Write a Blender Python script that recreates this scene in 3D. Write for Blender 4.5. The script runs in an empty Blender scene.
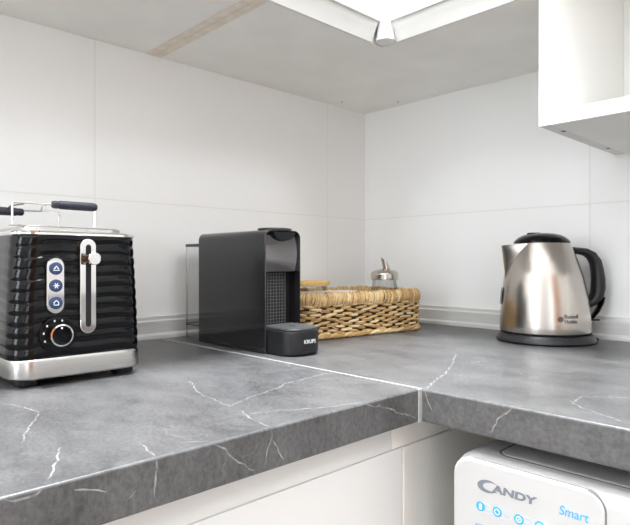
import bpy, bmesh, math, random
from mathutils import Vector, Matrix
random.seed(7)
C = bpy.context.scene.collection
PI = math.pi
ZO = 0.9                      # worktop height above the floor: everything is laid out from the worktop and lifted at the end

# ------------------------------------------------------------------ materials
def lin(c):
    return tuple((v/255/12.92) if v/255 <= .04045 else ((v/255+.055)/1.055)**2.4 for v in c) + (1,)
def mat(name, col, rough=.5, metal=0, var=.06, scale=40, bump=0, bscale=None, stretch=(1,1,1), coat=0, spec=.5, aniso=0, trans=0, ior=1.45):
    m = bpy.data.materials.new(name); m.use_nodes = True
    nt = m.node_tree; N = nt.nodes; L = nt.links; b = N['Principled BSDF']
    b.inputs['Roughness'].default_value = rough; b.inputs['Metallic'].default_value = metal
    b.inputs['Coat Weight'].default_value = coat; b.inputs['Coat Roughness'].default_value = .05
    b.inputs['Specular IOR Level'].default_value = spec
    b.inputs['Anisotropic'].default_value = aniso
    b.inputs['Transmission Weight'].default_value = trans; b.inputs['IOR'].default_value = ior
    tc = N.new('ShaderNodeTexCoord'); mp = N.new('ShaderNodeMapping'); mp.inputs['Scale'].default_value = stretch
    L.new(tc.outputs['Object'], mp.inputs['Vector'])
    nz = N.new('ShaderNodeTexNoise'); nz.inputs['Scale'].default_value = scale; nz.inputs['Detail'].default_value = 5
    L.new(mp.outputs[0], nz.inputs['Vector'])
    rp = N.new('ShaderNodeValToRGB'); c = lin(col)
    rp.color_ramp.elements[0].position = .3; rp.color_ramp.elements[1].position = .7
    rp.color_ramp.elements[0].color = tuple(v*(1-var) for v in c[:3]) + (1,)
    rp.color_ramp.elements[1].color = tuple(min(1, v*(1+var)) for v in c[:3]) + (1,)
    L.new(nz.outputs['Fac'], rp.inputs[0]); L.new(rp.outputs[0], b.inputs['Base Color'])
    if bump:
        n2 = N.new('ShaderNodeTexNoise'); n2.inputs['Scale'].default_value = bscale or scale*4
        L.new(mp.outputs[0], n2.inputs['Vector'])
        bp = N.new('ShaderNodeBump'); bp.inputs['Strength'].default_value = bump; bp.inputs['Distance'].default_value = .001
        L.new(n2.outputs['Fac'], bp.inputs['Height']); L.new(bp.outputs[0], b.inputs['Normal'])
    return m

def tile_mat(name, axis, first, tone):
    """glossy white wall tiles 58 x 30 cm with thin pale joints; axis = coordinate that runs along the wall"""
    m = mat(name, tone, .12, 0, .012, 3)
    nt = m.node_tree; N = nt.nodes; L = nt.links; b = N['Principled BSDF']
    tc = N.new('ShaderNodeTexCoord'); sp = N.new('ShaderNodeSeparateXYZ'); L.new(tc.outputs['Object'], sp.inputs[0])
    def joint(out, off, size):
        a = N.new('ShaderNodeMath'); a.operation = 'SUBTRACT'; a.inputs[1].default_value = off; L.new(out, a.inputs[0])
        w = N.new('ShaderNodeMath'); w.operation = 'PINGPONG'; w.inputs[1].default_value = size/2; L.new(a.outputs[0], w.inputs[0])
        r = N.new('ShaderNodeMapRange'); r.inputs['From Min'].default_value = .0005; r.inputs['From Max'].default_value = .0016
        r.inputs['To Min'].default_value = 1; r.inputs['To Max'].default_value = 0; L.new(w.outputs[0], r.inputs[0])
        return r.outputs[0]
    j1 = joint(sp.outputs[axis], first, .58); j2 = joint(sp.outputs[2], .2565, .30)
    mx = N.new('ShaderNodeMath'); mx.operation = 'MAXIMUM'; L.new(j1, mx.inputs[0]); L.new(j2, mx.inputs[1])
    mix = N.new('ShaderNodeMix'); mix.data_type = 'RGBA'
    old = b.inputs['Base Color'].links[0].from_socket
    L.new(mx.outputs[0], mix.inputs['Factor']); L.new(old, mix.inputs['A']); mix.inputs['B'].default_value = lin((229,226,219))
    L.new(mix.outputs['Result'], b.inputs['Base Color'])
    mr = N.new('ShaderNodeMapRange'); mr.inputs['To Min'].default_value = .12; mr.inputs['To Max'].default_value = .7
    L.new(mx.outputs[0], mr.inputs[0]); L.new(mr.outputs[0], b.inputs['Roughness'])
    wv = N.new('ShaderNodeTexNoise'); wv.inputs['Scale'].default_value = 2.2; wv.inputs['Detail'].default_value = 1; L.new(tc.outputs['Object'], wv.inputs['Vector'])
    s1 = N.new('ShaderNodeMath'); s1.operation = 'MULTIPLY_ADD'; s1.inputs[1].default_value = -.10; L.new(mx.outputs[0], s1.inputs[0]); L.new(wv.outputs['Fac'], s1.inputs[2])
    bp = N.new('ShaderNodeBump'); bp.inputs['Strength'].default_value = .25; bp.inputs['Distance'].default_value = .004
    L.new(s1.outputs[0], bp.inputs['Height']); L.new(bp.outputs[0], b.inputs['Normal'])
    return m

def stone_mat(name, tone, vein=False):
    m = bpy.data.materials.new(name); m.use_nodes = True
    nt = m.node_tree; N = nt.nodes; L = nt.links; b = N['Principled BSDF']
    b.inputs['Roughness'].default_value = .34; b.inputs['Specular IOR Level'].default_value = .45
    tc = N.new('ShaderNodeTexCoord')
    def noise(scale, det, rgh, st=(1,1,1), rot=0):
        mp = N.new('ShaderNodeMapping'); mp.inputs['Scale'].default_value = st; mp.inputs['Rotation'].default_value = (0,0,rot)
        L.new(tc.outputs['Object'], mp.inputs['Vector'])
        n = N.new('ShaderNodeTexNoise'); n.inputs['Scale'].default_value = scale; n.inputs['Detail'].default_value = det; n.inputs['Roughness'].default_value = rgh
        L.new(mp.outputs[0], n.inputs['Vector']); return n.outputs['Fac']
    a = noise(7, 9, .68, (1,2.0,1), .7); c = noise(38, 8, .75, (1,1.8,1.2), .7); d = noise(210, 3, .65, (1,1.5,1), .7)
    s = N.new('ShaderNodeMath'); s.operation = 'MULTIPLY_ADD'; s.inputs[1].default_value = .75; L.new(c, s.inputs[0]); L.new(a, s.inputs[2])
    s2 = N.new('ShaderNodeMath'); s2.operation = 'MULTIPLY_ADD'; s2.inputs[1].default_value = .75; L.new(d, s2.inputs[0]); L.new(s.outputs[0], s2.inputs[2])
    rp = N.new('ShaderNodeValToRGB'); e = rp.color_ramp.elements
    e[0].position = .36; e[1].position = .64
    def k(f): return lin(tuple(max(0, min(255, t*f)) for t in tone))
    e[0].color = k(.66); e[1].color = k(1.36)
    dv = N.new('ShaderNodeMath'); dv.operation = 'MULTIPLY'; dv.inputs[1].default_value = .40; L.new(s2.outputs[0], dv.inputs[0])
    L.new(dv.outputs[0], rp.inputs[0])
    out = rp.outputs[0]
    # fine hair veins that belong to the print
    vo = N.new('ShaderNodeTexVoronoi'); vo.feature = 'DISTANCE_TO_EDGE'; vo.inputs['Scale'].default_value = 5.5
    wn = N.new('ShaderNodeTexNoise'); wn.inputs['Scale'].default_value = 9; wn.inputs['Detail'].default_value = 4; L.new(tc.outputs['Object'], wn.inputs['Vector'])
    ad = N.new('ShaderNodeMixRGB'); ad.blend_type = 'ADD'; ad.inputs[0].default_value = .22; L.new(tc.outputs['Object'], ad.inputs[1]); L.new(wn.outputs['Color'], ad.inputs[2])
    L.new(ad.outputs[0], vo.inputs['Vector'])
    mr = N.new('ShaderNodeMapRange'); mr.inputs['From Min'].default_value = 0; mr.inputs['From Max'].default_value = .006; mr.inputs['To Min'].default_value = .12; mr.inputs['To Max'].default_value = 0
    L.new(vo.outputs['Distance'], mr.inputs[0])
    gate = noise(4.2, 2, .5); gr = N.new('ShaderNodeMapRange'); gr.inputs['From Min'].default_value = .5; gr.inputs['From Max'].default_value = .66; L.new(gate, gr.inputs[0])
    ml = N.new('ShaderNodeMath'); ml.operation = 'MULTIPLY'; L.new(mr.outputs[0], ml.inputs[0]); L.new(gr.outputs[0], ml.inputs[1])
    mx = N.new('ShaderNodeMix'); mx.data_type = 'RGBA'; L.new(ml.outputs[0], mx.inputs['Factor']); L.new(out, mx.inputs['A']); mx.inputs['B'].default_value = lin((205,205,203))
    out = mx.outputs['Result']
    if vein:
        g = noise(95, 5, .75); r2 = N.new('ShaderNodeMapRange'); r2.inputs['From Min'].default_value = .36; r2.inputs['From Max'].default_value = .60
        r2.inputs['To Min'].default_value = .0; r2.inputs['To Max'].default_value = .62; L.new(g, r2.inputs[0])
        m2 = N.new('ShaderNodeMix'); m2.data_type = 'RGBA'; L.new(r2.outputs[0], m2.inputs['Factor']); L.new(out, m2.inputs['A']); m2.inputs['B'].default_value = lin((190,189,186))
        out = m2.outputs['Result']
    L.new(out, b.inputs['Base Color'])
    rr = N.new('ShaderNodeMapRange'); rr.inputs['To Min'].default_value = .28; rr.inputs['To Max'].default_value = .46; L.new(c, rr.inputs[0]); L.new(rr.outputs[0], b.inputs['Roughness'])
    bp = N.new('ShaderNodeBump'); bp.inputs['Strength'].default_value = .12; bp.inputs['Distance'].default_value = .0008; L.new(d, bp.inputs['Height']); L.new(bp.outputs[0], b.inputs['Normal'])
    return m

def glass_mat(name, tint=(1,1,1), gl=.06, clear=.92):
    m = bpy.data.materials.new(name); m.use_nodes = True
    nt = m.node_tree; N = nt.nodes; L = nt.links; N.remove(N['Principled BSDF'])
    t = N.new('ShaderNodeBsdfTransparent'); g = N.new('ShaderNodeBsdfGlossy'); g.inputs['Roughness'].default_value = .04
    tc = N.new('ShaderNodeTexCoord'); nz = N.new('ShaderNodeTexNoise'); nz.inputs['Scale'].default_value = 30; L.new(tc.outputs['Object'], nz.inputs['Vector'])
    rp = N.new('ShaderNodeValToRGB'); L.new(nz.outputs['Fac'], rp.inputs[0])
    for i, f in ((0,.985),(1,1)): rp.color_ramp.elements[i].color = (tint[0]*clear*f, tint[1]*clear*f, tint[2]*clear*f, 1)
    L.new(rp.outputs[0], t.inputs['Color'])
    lw = N.new('ShaderNodeLayerWeight'); lw.inputs['Blend'].default_value = .25
    a = N.new('ShaderNodeMath'); a.operation = 'MULTIPLY_ADD'; a.inputs[1].default_value = .55; a.inputs[2].default_value = gl; L.new(lw.outputs['Fresnel'], a.inputs[0])
    mx = N.new('ShaderNodeMixShader'); L.new(a.outputs[0], mx.inputs[0]); L.new(t.outputs[0], mx.inputs[1]); L.new(g.outputs[0], mx.inputs[2])
    L.new(mx.outputs[0], N['Material Output'].inputs['Surface'])
    return m

def straw_mat(name, lo, mid, hi):
    m = mat(name, mid, .6, 0, .1, 60)
    nt = m.node_tree; N = nt.nodes; L = nt.links; b = N['Principled BSDF']
    g = N.new('ShaderNodeNewGeometry'); rp = N.new('ShaderNodeValToRGB'); e = rp.color_ramp.elements
    e[0].color = lin(lo); e[1].color = lin(hi); q = e.new(.5); q.color = lin(mid)
    tc = N.new('ShaderNodeTexCoord'); nz = N.new('ShaderNodeTexNoise'); nz.inputs['Scale'].default_value = 260; nz.inputs['Detail'].default_value = 4; L.new(tc.outputs['Object'], nz.inputs['Vector'])
    a = N.new('ShaderNodeMath'); a.operation = 'MULTIPLY_ADD'; a.inputs[1].default_value = .8; a.inputs[2].default_value = -.4; L.new(nz.outputs['Fac'], a.inputs[0])
    s = N.new('ShaderNodeMath'); s.operation = 'ADD'; L.new(a.outputs[0], s.inputs[0]); L.new(g.outputs['Random Per Island'], s.inputs[1])
    L.new(s.outputs[0], rp.inputs[0]); L.new(rp.outputs[0], b.inputs['Base Color'])
    bp = N.new('ShaderNodeBump'); bp.inputs['Strength'].default_value = .6; bp.inputs['Distance'].default_value = .001; L.new(nz.outputs['Fac'], bp.inputs['Height']); L.new(bp.outputs[0], b.inputs['Normal'])
    return m

M = {}
M['tile_l'] = tile_mat('white_wall_tile_left', 1, -.722, (244,243,241))
M['tile_r'] = tile_mat('white_wall_tile_right', 0, .57, (244,244,243))
M['paint'] = mat('white_paint', (244,243,242), .7, 0, .015, 5)
M['stone'] = stone_mat('grey_marble_laminate', (84,83,83))
M['vein'] = stone_mat('white_marble_vein', (86,85,84), True)
M['white'] = mat('white_melamine', (226,225,222), .38, 0, .01, 6)
M['white_gloss'] = mat('white_gloss_front', (232,231,229), .2, 0, .008, 6)
M['under'] = mat('white_board_lightened', (246,244,239), .5, 0, .035, 9)  # same board white made lighter, offsets shade on undersides and end panel
M['raw'] = mat('raw_chipboard_edge', (236,225,211), .75, 0, .09, 45, .2)
M['applwhite'] = mat('white_appliance_enamel', (203,202,201), .28, 0, .01, 8)
M['seamgrey'] = mat('grey_seam_plug', (120,118,118), .6, 0, .05, 60)  # flat grey of the machine's seams, the hole plugs and screw caps
M['alu'] = mat('brushed_aluminium_profile', (222,222,220), .25, .25, .05, 30, 0, None, (1,1,14))
M['strip'] = mat('satin_joint_profile', (182,181,179), .4, .15, .03, 60)
M['black'] = mat('black_gloss_plastic', (6,6,8), .07, 0, .1, 30, spec=.32)
M['blackpanel'] = mat('black_gloss_side_panel', (30,29,31), .10, 0, .05, 60, coat=.3)
M['matblack'] = mat('matt_black_plastic', (31,31,33), .42, 0, .08, 150, .06, 900)
M['dkgrey'] = mat('dark_grey_plastic', (52,52,54), .38, 0, .06, 90)
M['grill'] = mat('dark_grill_bar', (104,103,103), .4, 0, .06, 90)
M['deep'] = mat('deep_black_recess', (9,9,10), .6, 0, .1, 60)
M['grip'] = mat('dark_slate_grip', (44,45,56), .45, 0, .06, 120)
M['chrome'] = mat('polished_chrome', (228,226,224), .07, 1, .02, 20)
M['smoke'] = mat('smoked_chrome_front', (128,125,126), .1, .9, .06, 20)
M['steel'] = mat('brushed_steel', (192,186,179), .23, 1, .05, 22, .05, 90, (1,1,.04), aniso=.5)
M['steelband'] = mat('brushed_steel_band', (196,193,190), .27, 1, .05, 60, .04, 300, (.06,.06,1))
M['blue'] = mat('blue_button', (38,58,96), .18, 0, .06, 60, coat=.5)
M['print'] = mat('white_print', (232,234,238), .5, 0, .02, 50)
M['logogrey'] = mat('grey_logo_print', (128,133,143), .42, .1, .03, 60)
M['logodark'] = mat('dark_logo_print', (92,84,80), .5, 0, .05, 60)
M['logoblue'] = mat('light_blue_print', (66,176,226), .5, 0, .03, 60)
M['paleblue'] = mat('pale_blue_print', (196,214,232), .5, 0, .03, 60)
M['glass'] = glass_mat('clear_glass', (.97,.98,.98), .05, .93)
M['tank'] = glass_mat('clear_tank_plastic', (.99,.99,.99), .05, .985)
M['straw'] = straw_mat('seagrass_strand', (158,120,72), (206,172,120), (234,212,168))
M['strawrim'] = straw_mat('seagrass_wrap', (172,132,80), (212,178,124), (236,214,170))
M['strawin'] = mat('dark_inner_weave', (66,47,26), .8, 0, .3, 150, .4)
M['bamboo'] = mat('bamboo_lid', (222,182,112), .45, 0, .06, 30, .1, 90, (1,9,1))
M['coffee'] = mat('brown_granules', (150,120,92), .8, 0, .3, 260, .5)
M['sugar'] = mat('sugar_grains', (232,230,224), .7, 0, .05, 400, .3)
M['packgrey'] = mat('grey_foil_packet', (176,174,174), .35, .1, .07, 25, .3, 40)
M['packwhite'] = mat('white_card', (228,226,222), .55, 0, .02, 25)
M['oak'] = mat('oak_wood', (186,122,66), .45, 0, .18, 6, .1, 30, (6,6,.5))
M['floor'] = mat('wood_floor', (176,170,164), .4, 0, .15, 5, .05, 30, (1,8,1))
M['cable'] = mat('black_rubber_cable', (20,20,21), .5, 0, .1, 100)

# ------------------------------------------------------------------ geometry helpers
def V(*a): return Vector(a)
class MB:
    def __init__(s): s.bm = bmesh.new(); s.k = 0; s.sm = True
    def _new(s, f0):
        for f in s.bm.faces:
            if f.index == -1 or f not in f0: pass
    def faces(s, fs, smooth):
        for f in fs: f.material_index = s.k; f.smooth = smooth
    def box(s, x0, x1, y0, y1, z0, z1, bev=0, seg=2, smooth=False):
        t = bmesh.new(); bmesh.ops.create_cube(t, size=1)
        for v in t.verts: v.co = V(x0+(v.co.x+.5)*(x1-x0), y0+(v.co.y+.5)*(y1-y0), z0+(v.co.z+.5)*(z1-z0))
        if bev: bmesh.ops.bevel(t, geom=list(t.edges), offset=bev, segments=seg, profile=.5, affect='EDGES')
        s.add(t, smooth)
        return s
    def add(s, t, smooth=False, mtx=None):
        if mtx is not None: bmesh.ops.transform(t, matrix=mtx, verts=t.verts)
        t.verts.index_update(); mp = [s.bm.verts.new(v.co) for v in t.verts]
        for f in t.faces:
            try:
                g = s.bm.faces.new([mp[v.index] for v in f.verts]); g.material_index = s.k; g.smooth = smooth
            except ValueError: pass
        t.free(); return s
    def loft(s, rings, cap0=True, cap1=True, smooth=True, closed=False, ring_closed=True):
        vs = [[s.bm.verts.new(p) for p in r] for r in rings]; n = len(vs[0]); R = len(vs)
        fs = []
        for i in range(R if closed else R-1):
            a, b = vs[i], vs[(i+1) % R]
            for j in range(n if ring_closed else n-1):
                fs.append(s.bm.faces.new((a[j], a[(j+1) % n], b[(j+1) % n], b[j])))
        s.faces(fs, smooth)
        cs = []
        if cap0 and not closed: cs.append(s.bm.faces.new(list(reversed(vs[0]))))
        if cap1 and not closed: cs.append(s.bm.faces.new(vs[-1]))
        s.faces(cs, False); return s
    def lathe(s, prof, c=(0,0), n=48, cap0=True, cap1=True, off=None, smooth=True):
        rings = []
        for i, (r, z) in enumerate(prof):
            ox = off[i] if off else 0
            rings.append([V(c[0]+ox+r*math.cos(2*PI*j/n), c[1]+r*math.sin(2*PI*j/n), z) for j in range(n)])
        return s.loft(rings, cap0, cap1, smooth)
    def tube(s, pts, r, n=8, closed=False, cap=True, flat=None):
        """r: radius or list; flat: (axis vector, factor) widens the section along an axis"""
        pts = [Vector(p) for p in pts]; R = []
        prev = None
        for i, p in enumerate(pts):
            a = pts[(i-1) % len(pts)] if (closed or i) else pts[0]; b = pts[(i+1) % len(pts)] if (closed or i < len(pts)-1) else pts[-1]
            t = (b-a).normalized()
            if flat: u = (Vector(flat[0]) - t*Vector(flat[0]).dot(t)).normalized()
            elif prev is None: u = t.orthogonal().normalized()
            else: u = (prev - t*prev.dot(t)).normalized()
            prev = u; w = t.cross(u); rr = r[i] if isinstance(r, (list, tuple)) else r; fu = flat[1] if flat else 1
            if isinstance(fu, (list, tuple)): fu = fu[i]
            R.append([p+u*rr*fu*math.cos(2*PI*j/n)+w*rr*math.sin(2*PI*j/n) for j in range(n)])
        return s.loft(R, cap and not closed, cap and not closed, True, closed)
    def prism(s, pts, axis, a, b, smooth=False):
        """outline given in the two other axes, extruded along axis from a to b"""
        def P(p, t): q = list(p); q.insert(axis, t); return Vector(q)
        return s.loft([[P(p, a) for p in pts], [P(p, b) for p in pts]], True, True, smooth)
    def ribbon(s, pts, w, nrm, wob=.35):
        nrm = Vector(nrm); P = []
        for i in range(len(pts)-1):
            a, b = Vector(pts[i]), Vector(pts[i+1]); n = max(2, int((b-a).length/.005))
            for k in range(n): P.append(a.lerp(b, k/n))
        P.append(Vector(pts[-1])); L = []; n = len(P)
        for i, p in enumerate(P):
            t = (P[min(i+1, n-1)]-P[max(i-1, 0)]).normalized(); u = t.cross(nrm).normalized()
            ww = w*(.55+wob*random.random()*2)*(1 if 0 < i < n-1 else .25); j = u*(random.random()-.5)*w*1.6 if 0 < i < n-1 else V(0,0,0)
            L.append([p+j-u*ww/2, p+j+u*ww/2])
        return s.loft(L, False, False, False, ring_closed=False)

def rrect(hx, hy, r, nc=6, ns=1):
    """rounded rectangle, counter-clockwise: list of (x, y, nx, ny)"""
    out = []
    for q, (sx, sy) in enumerate(((1,1),(-1,1),(-1,-1),(1,-1))):
        cx, cy = sx*(hx-r), sy*(hy-r)
        arc = []
        for i in range(nc+1):
            a = q*PI/2 + PI/2*i/nc; arc.append((cx+r*math.cos(a), cy+r*math.sin(a), math.cos(a), math.sin(a)))
        out += arc
        if ns > 1:
            sx2, sy2 = ((1,1),(-1,1),(-1,-1),(1,-1))[(q+1) % 4]; a = (q+1)*PI/2
            nxt = (sx2*(hx-r)+r*math.cos(a), sy2*(hy-r)+r*math.sin(a)); p = arc[-1]
            for k in range(1, ns): t = k/ns; out.append((p[0]+(nxt[0]-p[0])*t, p[1]+(nxt[1]-p[1])*t, math.cos(a), math.sin(a)))
    return out

def obj(name, mb, mats, parent=None, local=False, norm=True):
    """links the collected shape as ONE mesh object; under a parent the shape is moved into the parent's frame"""
    if norm: bmesh.ops.recalc_face_normals(mb.bm, faces=mb.bm.faces)
    me = bpy.data.meshes.new(name)
    if parent is not None and not local:
        root = parent
        while root.parent is not None: root = root.parent
        bmesh.ops.translate(mb.bm, verts=mb.bm.verts, vec=-root.location)
    mb.bm.to_mesh(me); mb.bm.free()
    for m in (mats if isinstance(mats, (list, tuple)) else [mats]): me.materials.append(m)
    me.set_sharp_from_angle(angle=math.radians(42))
    o = bpy.data.objects.new(name, me); C.objects.link(o)
    if len(me.polygons) < 4000:
        wn = o.modifiers.new('even_shading', 'WEIGHTED_NORMAL'); wn.keep_sharp = True; wn.weight = 100
    if parent is not None: o.parent = parent
    return o
def thing(name, label, cat, loc=(0,0,0), rz=0, group=None):
    o = bpy.data.objects.new(name, None); C.objects.link(o); o.location = loc; o.rotation_euler = (0,0,rz)
    o.empty_display_size = .05
    return tag(o, label, cat, group)
def tag(o, label, cat, group=None):
    o['label'] = label; o['category'] = cat; o['kind'] = 'thing'
    if group: o['group'] = group
    return o
def struct(name, mb, m):
    o = obj(name, mb, m); o['kind'] = 'structure'; return o
def text_bm(word, w, h, bold=0.0, shear=0.0, space=1.0, depth=.0002):
    """lettering as a mesh in the XY plane, lower left at the origin, fitted to w x h"""
    cu = bpy.data.curves.new('lettering', 'FONT'); cu.body = word; cu.size = 1; cu.offset = bold; cu.shear = shear; cu.space_character = space; cu.extrude = .004
    cu.resolution_u = 6
    to = bpy.data.objects.new('lettering', cu); C.objects.link(to)
    dg = bpy.context.evaluated_depsgraph_get(); dg.update()
    me = bpy.data.meshes.new_from_object(to.evaluated_get(dg)); bpy.data.objects.remove(to); bpy.data.curves.remove(cu)
    b = bmesh.new(); b.from_mesh(me); bpy.data.meshes.remove(me)
    xs = [v.co.x for v in b.verts]; ys = [v.co.y for v in b.verts]; zs = [v.co.z for v in b.verts]
    for v in b.verts:
        v.co = V((v.co.x-min(xs))/(max(xs)-min(xs))*w, (v.co.y-min(ys))/(max(ys)-min(ys))*h, (v.co.z-min(zs))/(max(zs)-min(zs))*depth)
    return b
FRONT_X = Matrix(((0,0,1,0),(1,0,0,0),(0,1,0,0),(0,0,0,1)))    # XY lettering -> reads along +Y, faces +X
FRONT_Y = Matrix(((1,0,0,0),(0,0,-1,0),(0,1,0,0),(0,0,0,1)))   # XY lettering -> reads along +X, faces -Y
def disc_bm(r, d, n=32):
    b = MB(); b.lathe([(r,0),(r,d)], n=n, smooth=False); return b.bm
def pill_pts(hw, hh, n=12):
    """upright pill outline, half width hw, half height hh"""
    return [(hw*math.cos(a), (hh-hw)+hw*math.sin(a)) for a in [PI*i/n for i in range(n+1)]] + [(hw*math.cos(a), -(hh-hw)+hw*math.sin(a)) for a in [PI+PI*i/n for i in range(n+1)]]

# ------------------------------------------------------------------ the room
XS, YB, ZC, ZF = 2.6, -3.2, 1.68, -ZO
struct('floor', MB().box(-.1, XS+.1, YB-.1, .1, ZF-.05, ZF), M['floor'])
struct('ceiling', MB().box(-.1, XS+.1, YB-.1, .1, ZC, ZC+.05), M['paint'])
struct('wall_left', MB().box(-.1, 0, YB-.1, 0, ZF, ZC), M['tile_l'])
struct('wall_right', MB().box(-.1, XS+.1, 0, .1, ZF, ZC), M['tile_r'])
WX0, WX1, WZ0, WZ1 = .30, .90, -.2, 1.45           # window behind the camera
b = MB(); b.box(0, WX0, YB-.1, YB, ZF, ZC); b.box(WX1, XS, YB-.1, YB, ZF, ZC); b.box(WX0, WX1, YB-.1, YB, ZF, WZ0); b.box(WX0, WX1, YB-.1, YB, WZ1, ZC)
struct('wall_back', b, M['paint'])
SY0, SY1, SZ0, SZ1 = -2.75, -2.05, -.80, 1.20       # tall side-wall window, added to bring light to the end panel
b = MB(); b.box(XS, XS+.1, YB-.1, SY0, ZF, ZC); b.box(XS, XS+.1, SY1, 0, ZF, ZC); b.box(XS, XS+.1, SY0, SY1, ZF, SZ0); b.box(XS, XS+.1, SY0, SY1, SZ1, ZC)
struct('wall_side', b, M['paint'])
b = MB()
for y in (SY0, SY1-.05): b.box(XS+.03, XS+.08, y, y+.05, SZ0, SZ1)
for z in (SZ0, SZ1-.05): b.box(XS+.03, XS+.08, SY0, SY1, z, z+.05)
struct('added_window', b, M['white'])  # frame of the added side window
b = MB()
for x in (WX0, (WX0+WX1)/2-.025, WX1-.05): b.box(x, x+.05, YB-.08, YB-.03, WZ0, WZ1)
for z in (WZ0, WZ1-.05): b.box(WX0, WX1, YB-.08, YB-.03, z, z+.05)
struct('window_1', b, M['white'])
# oak door in the side wall (seen mirrored in the steel)
b = MB(); b.box(XS-.02, XS-.001, -1.95, -1.1, ZF+.002, 1.15, .003); b.box(XS-.03, XS-.02, -1.85, -1.2, -.75, -.05, .004); b.box(XS-.03, XS-.02, -1.85, -1.2, .1, 1.05, .004)
struct('door_1', b, M['oak'])

# worktop upstands along both walls: aluminium sealing profile
prof = [(0,.0002),(.0182,.0002),(.0182,.0062),(.0168,.0082),(.0125,.0100),(.0118,.0112),(.0118,.0318),(.0108,.0332),(.0075,.0346),(.0068,.0356),(.0068,.0412),(0,.0412)]
b = MB(); b.loft([[V(p[0]+.0001, -2.0, p[1]) for p in prof], [V(p[0]+.0001, -p[0], p[1]) for p in prof]], smooth=False)
o = struct('baseboard_left', b, M['alu'])
b = MB(); b.loft([[V(p[0], -p[0]-.0001, p[1]) for p in prof], [V(2.0, -p[0]-.0001, p[1]) for p in prof]], smooth=False)
struct('baseboard_right', b, M['alu'])

# ------------------------------------------------------------------ worktops
TH = .0375; EL = .607
def slab(x0, x1, y0, y1, r=.004):
    b = MB(); b.box(x0, x1, y0, y1, -TH, 0, r, 3, False); return b
VT = [[(.3485,-.9648),(.3659,-.9584),(.3903,-.9521),(.4084,-.9474),(.4303,-.9553),(.4566,-.9697),(.4817,-.9810),(.5020,-.9901)],
 [(.5348,-.9713),(.5679,-.9863),(.5957,-1.0016)],[(.5697,-.9221),(.5908,-.9265),(.604,-.9282)],
 [(.3890,-.7675),(.4343,-.7873),(.4645,-.7988),(.4870,-.7992),(.5225,-.8039)],
 [(.5225,-.8039),(.5122,-.7809),(.5035,-.7581),(.4926,-.7178),(.4785,-.6906),(.4753,-.6491),(.4693,-.6120)],
 [(.5432,-.8054),(.5747,-.8160),(.5936,-.8195),(.604,-.8194)],
 [(.5583,-.8064),(.5689,-.7786),(.5842,-.7518),(.5938,-.7307),(.6001,-.7021),(.604,-.6960)],
 [(.5893,-.8988),(.6035,-.8784)],[(.33,-.955),(.29,-.99),(.25,-1.05)],[(.18,-1.1),(.3,-1.16),(.42,-1.22)]]
VL = [[(-1.03,-.0019),(-1.0216,-.005),(-1.0128,-.0032),(-1.0086,-.0018)],[(-.9885,-.0074),(-.9787,-.0108),(-.9667,-.0148)],
 [(-.9287,-.001),(-.9280,-.0084),(-.9293,-.0155),(-.9307,-.0293)],[(-.9450,-.0202),(-.9525,-.0245)],
 [(-.8192,-.0018),(-.8183,-.0071),(-.8233,-.0179),(-.8277,-.0328)],[(-.8183,-.0103),(-.8136,-.0190),(-.8050,-.0318)],
 [(-.6951,-.0016),(-.6683,-.0089),(-.6401,-.0198),(-.6093,-.0318)],[(-.8791,-.0012),(-.8684,-.0086),(-.8537,-.0212),(-.8382,-.0329)]]
b = slab(0.0005, EL, -2.4, -.6038, .0025)
b.k = 1
for p in VT: b.ribbon([(x,y,.00012) for x,y in p], .0016, (0,0,1))
for p in VL: b.ribbon([(EL+.00012,y,z) for y,z in p], .0015, (1,0,0))
o = obj('worktop', b, [M['stone'], M['vein']], norm=False); tag(o, 'grey marble worktop under the toaster, white veins on its front edge', 'worktop')
VT2 = [[(.5019,-.3615),(.5407,-.4284),(.5786,-.5077),(.5958,-.5562),(.6131,-.5966)],[(.7234,-.5917),(.7215,-.5972)],
 [(.7552,-.5488),(.7487,-.5067),(.7624,-.4957),(.7870,-.4772)],[(.7483,-.5362),(.7668,-.5539),(.7880,-.5677),(.8113,-.5804)],[(.5562,-.4123),(.5620,-.3920),(.5719,-.3756)],
 [(.9,-.3),(.98,-.36),(1.1,-.33)]]
VR = [[(.6135,-.0015),(.6152,-.0082),(.6201,-.0193),(.6242,-.0301)],[(.7171,-.0015),(.7115,-.0078),(.7024,-.0166),(.6976,-.0254),(.6920,-.0320)]]
b = slab(.0005, 2.3, -.6, -.0005, .003)
b.k = 1
for p in VT2: b.ribbon([(x,y,.00012) for x,y in p], .0022, (0,0,1))
for p in VR: b.ribbon([(x,-.60012,z) for x,z in p], .0017, (0,-1,0))
o = obj('worktop', b, [M['stone'], M['vein']], norm=False); tag(o, 'grey marble worktop under the kettle and basket, running over the washing machine', 'worktop')
b = MB(); b.box(.019, EL+.0015, -.6037, -.6003, -.03, .0007, .0003); b.box(EL+.0003, EL+.0020, -.6064, -.5990, -TH, .0006, .0008, 3)
o = obj('joint_strip', b, M['strip']); tag(o, 'thin pale metal strip covering the joint between the two worktops', 'trim strip')

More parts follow.
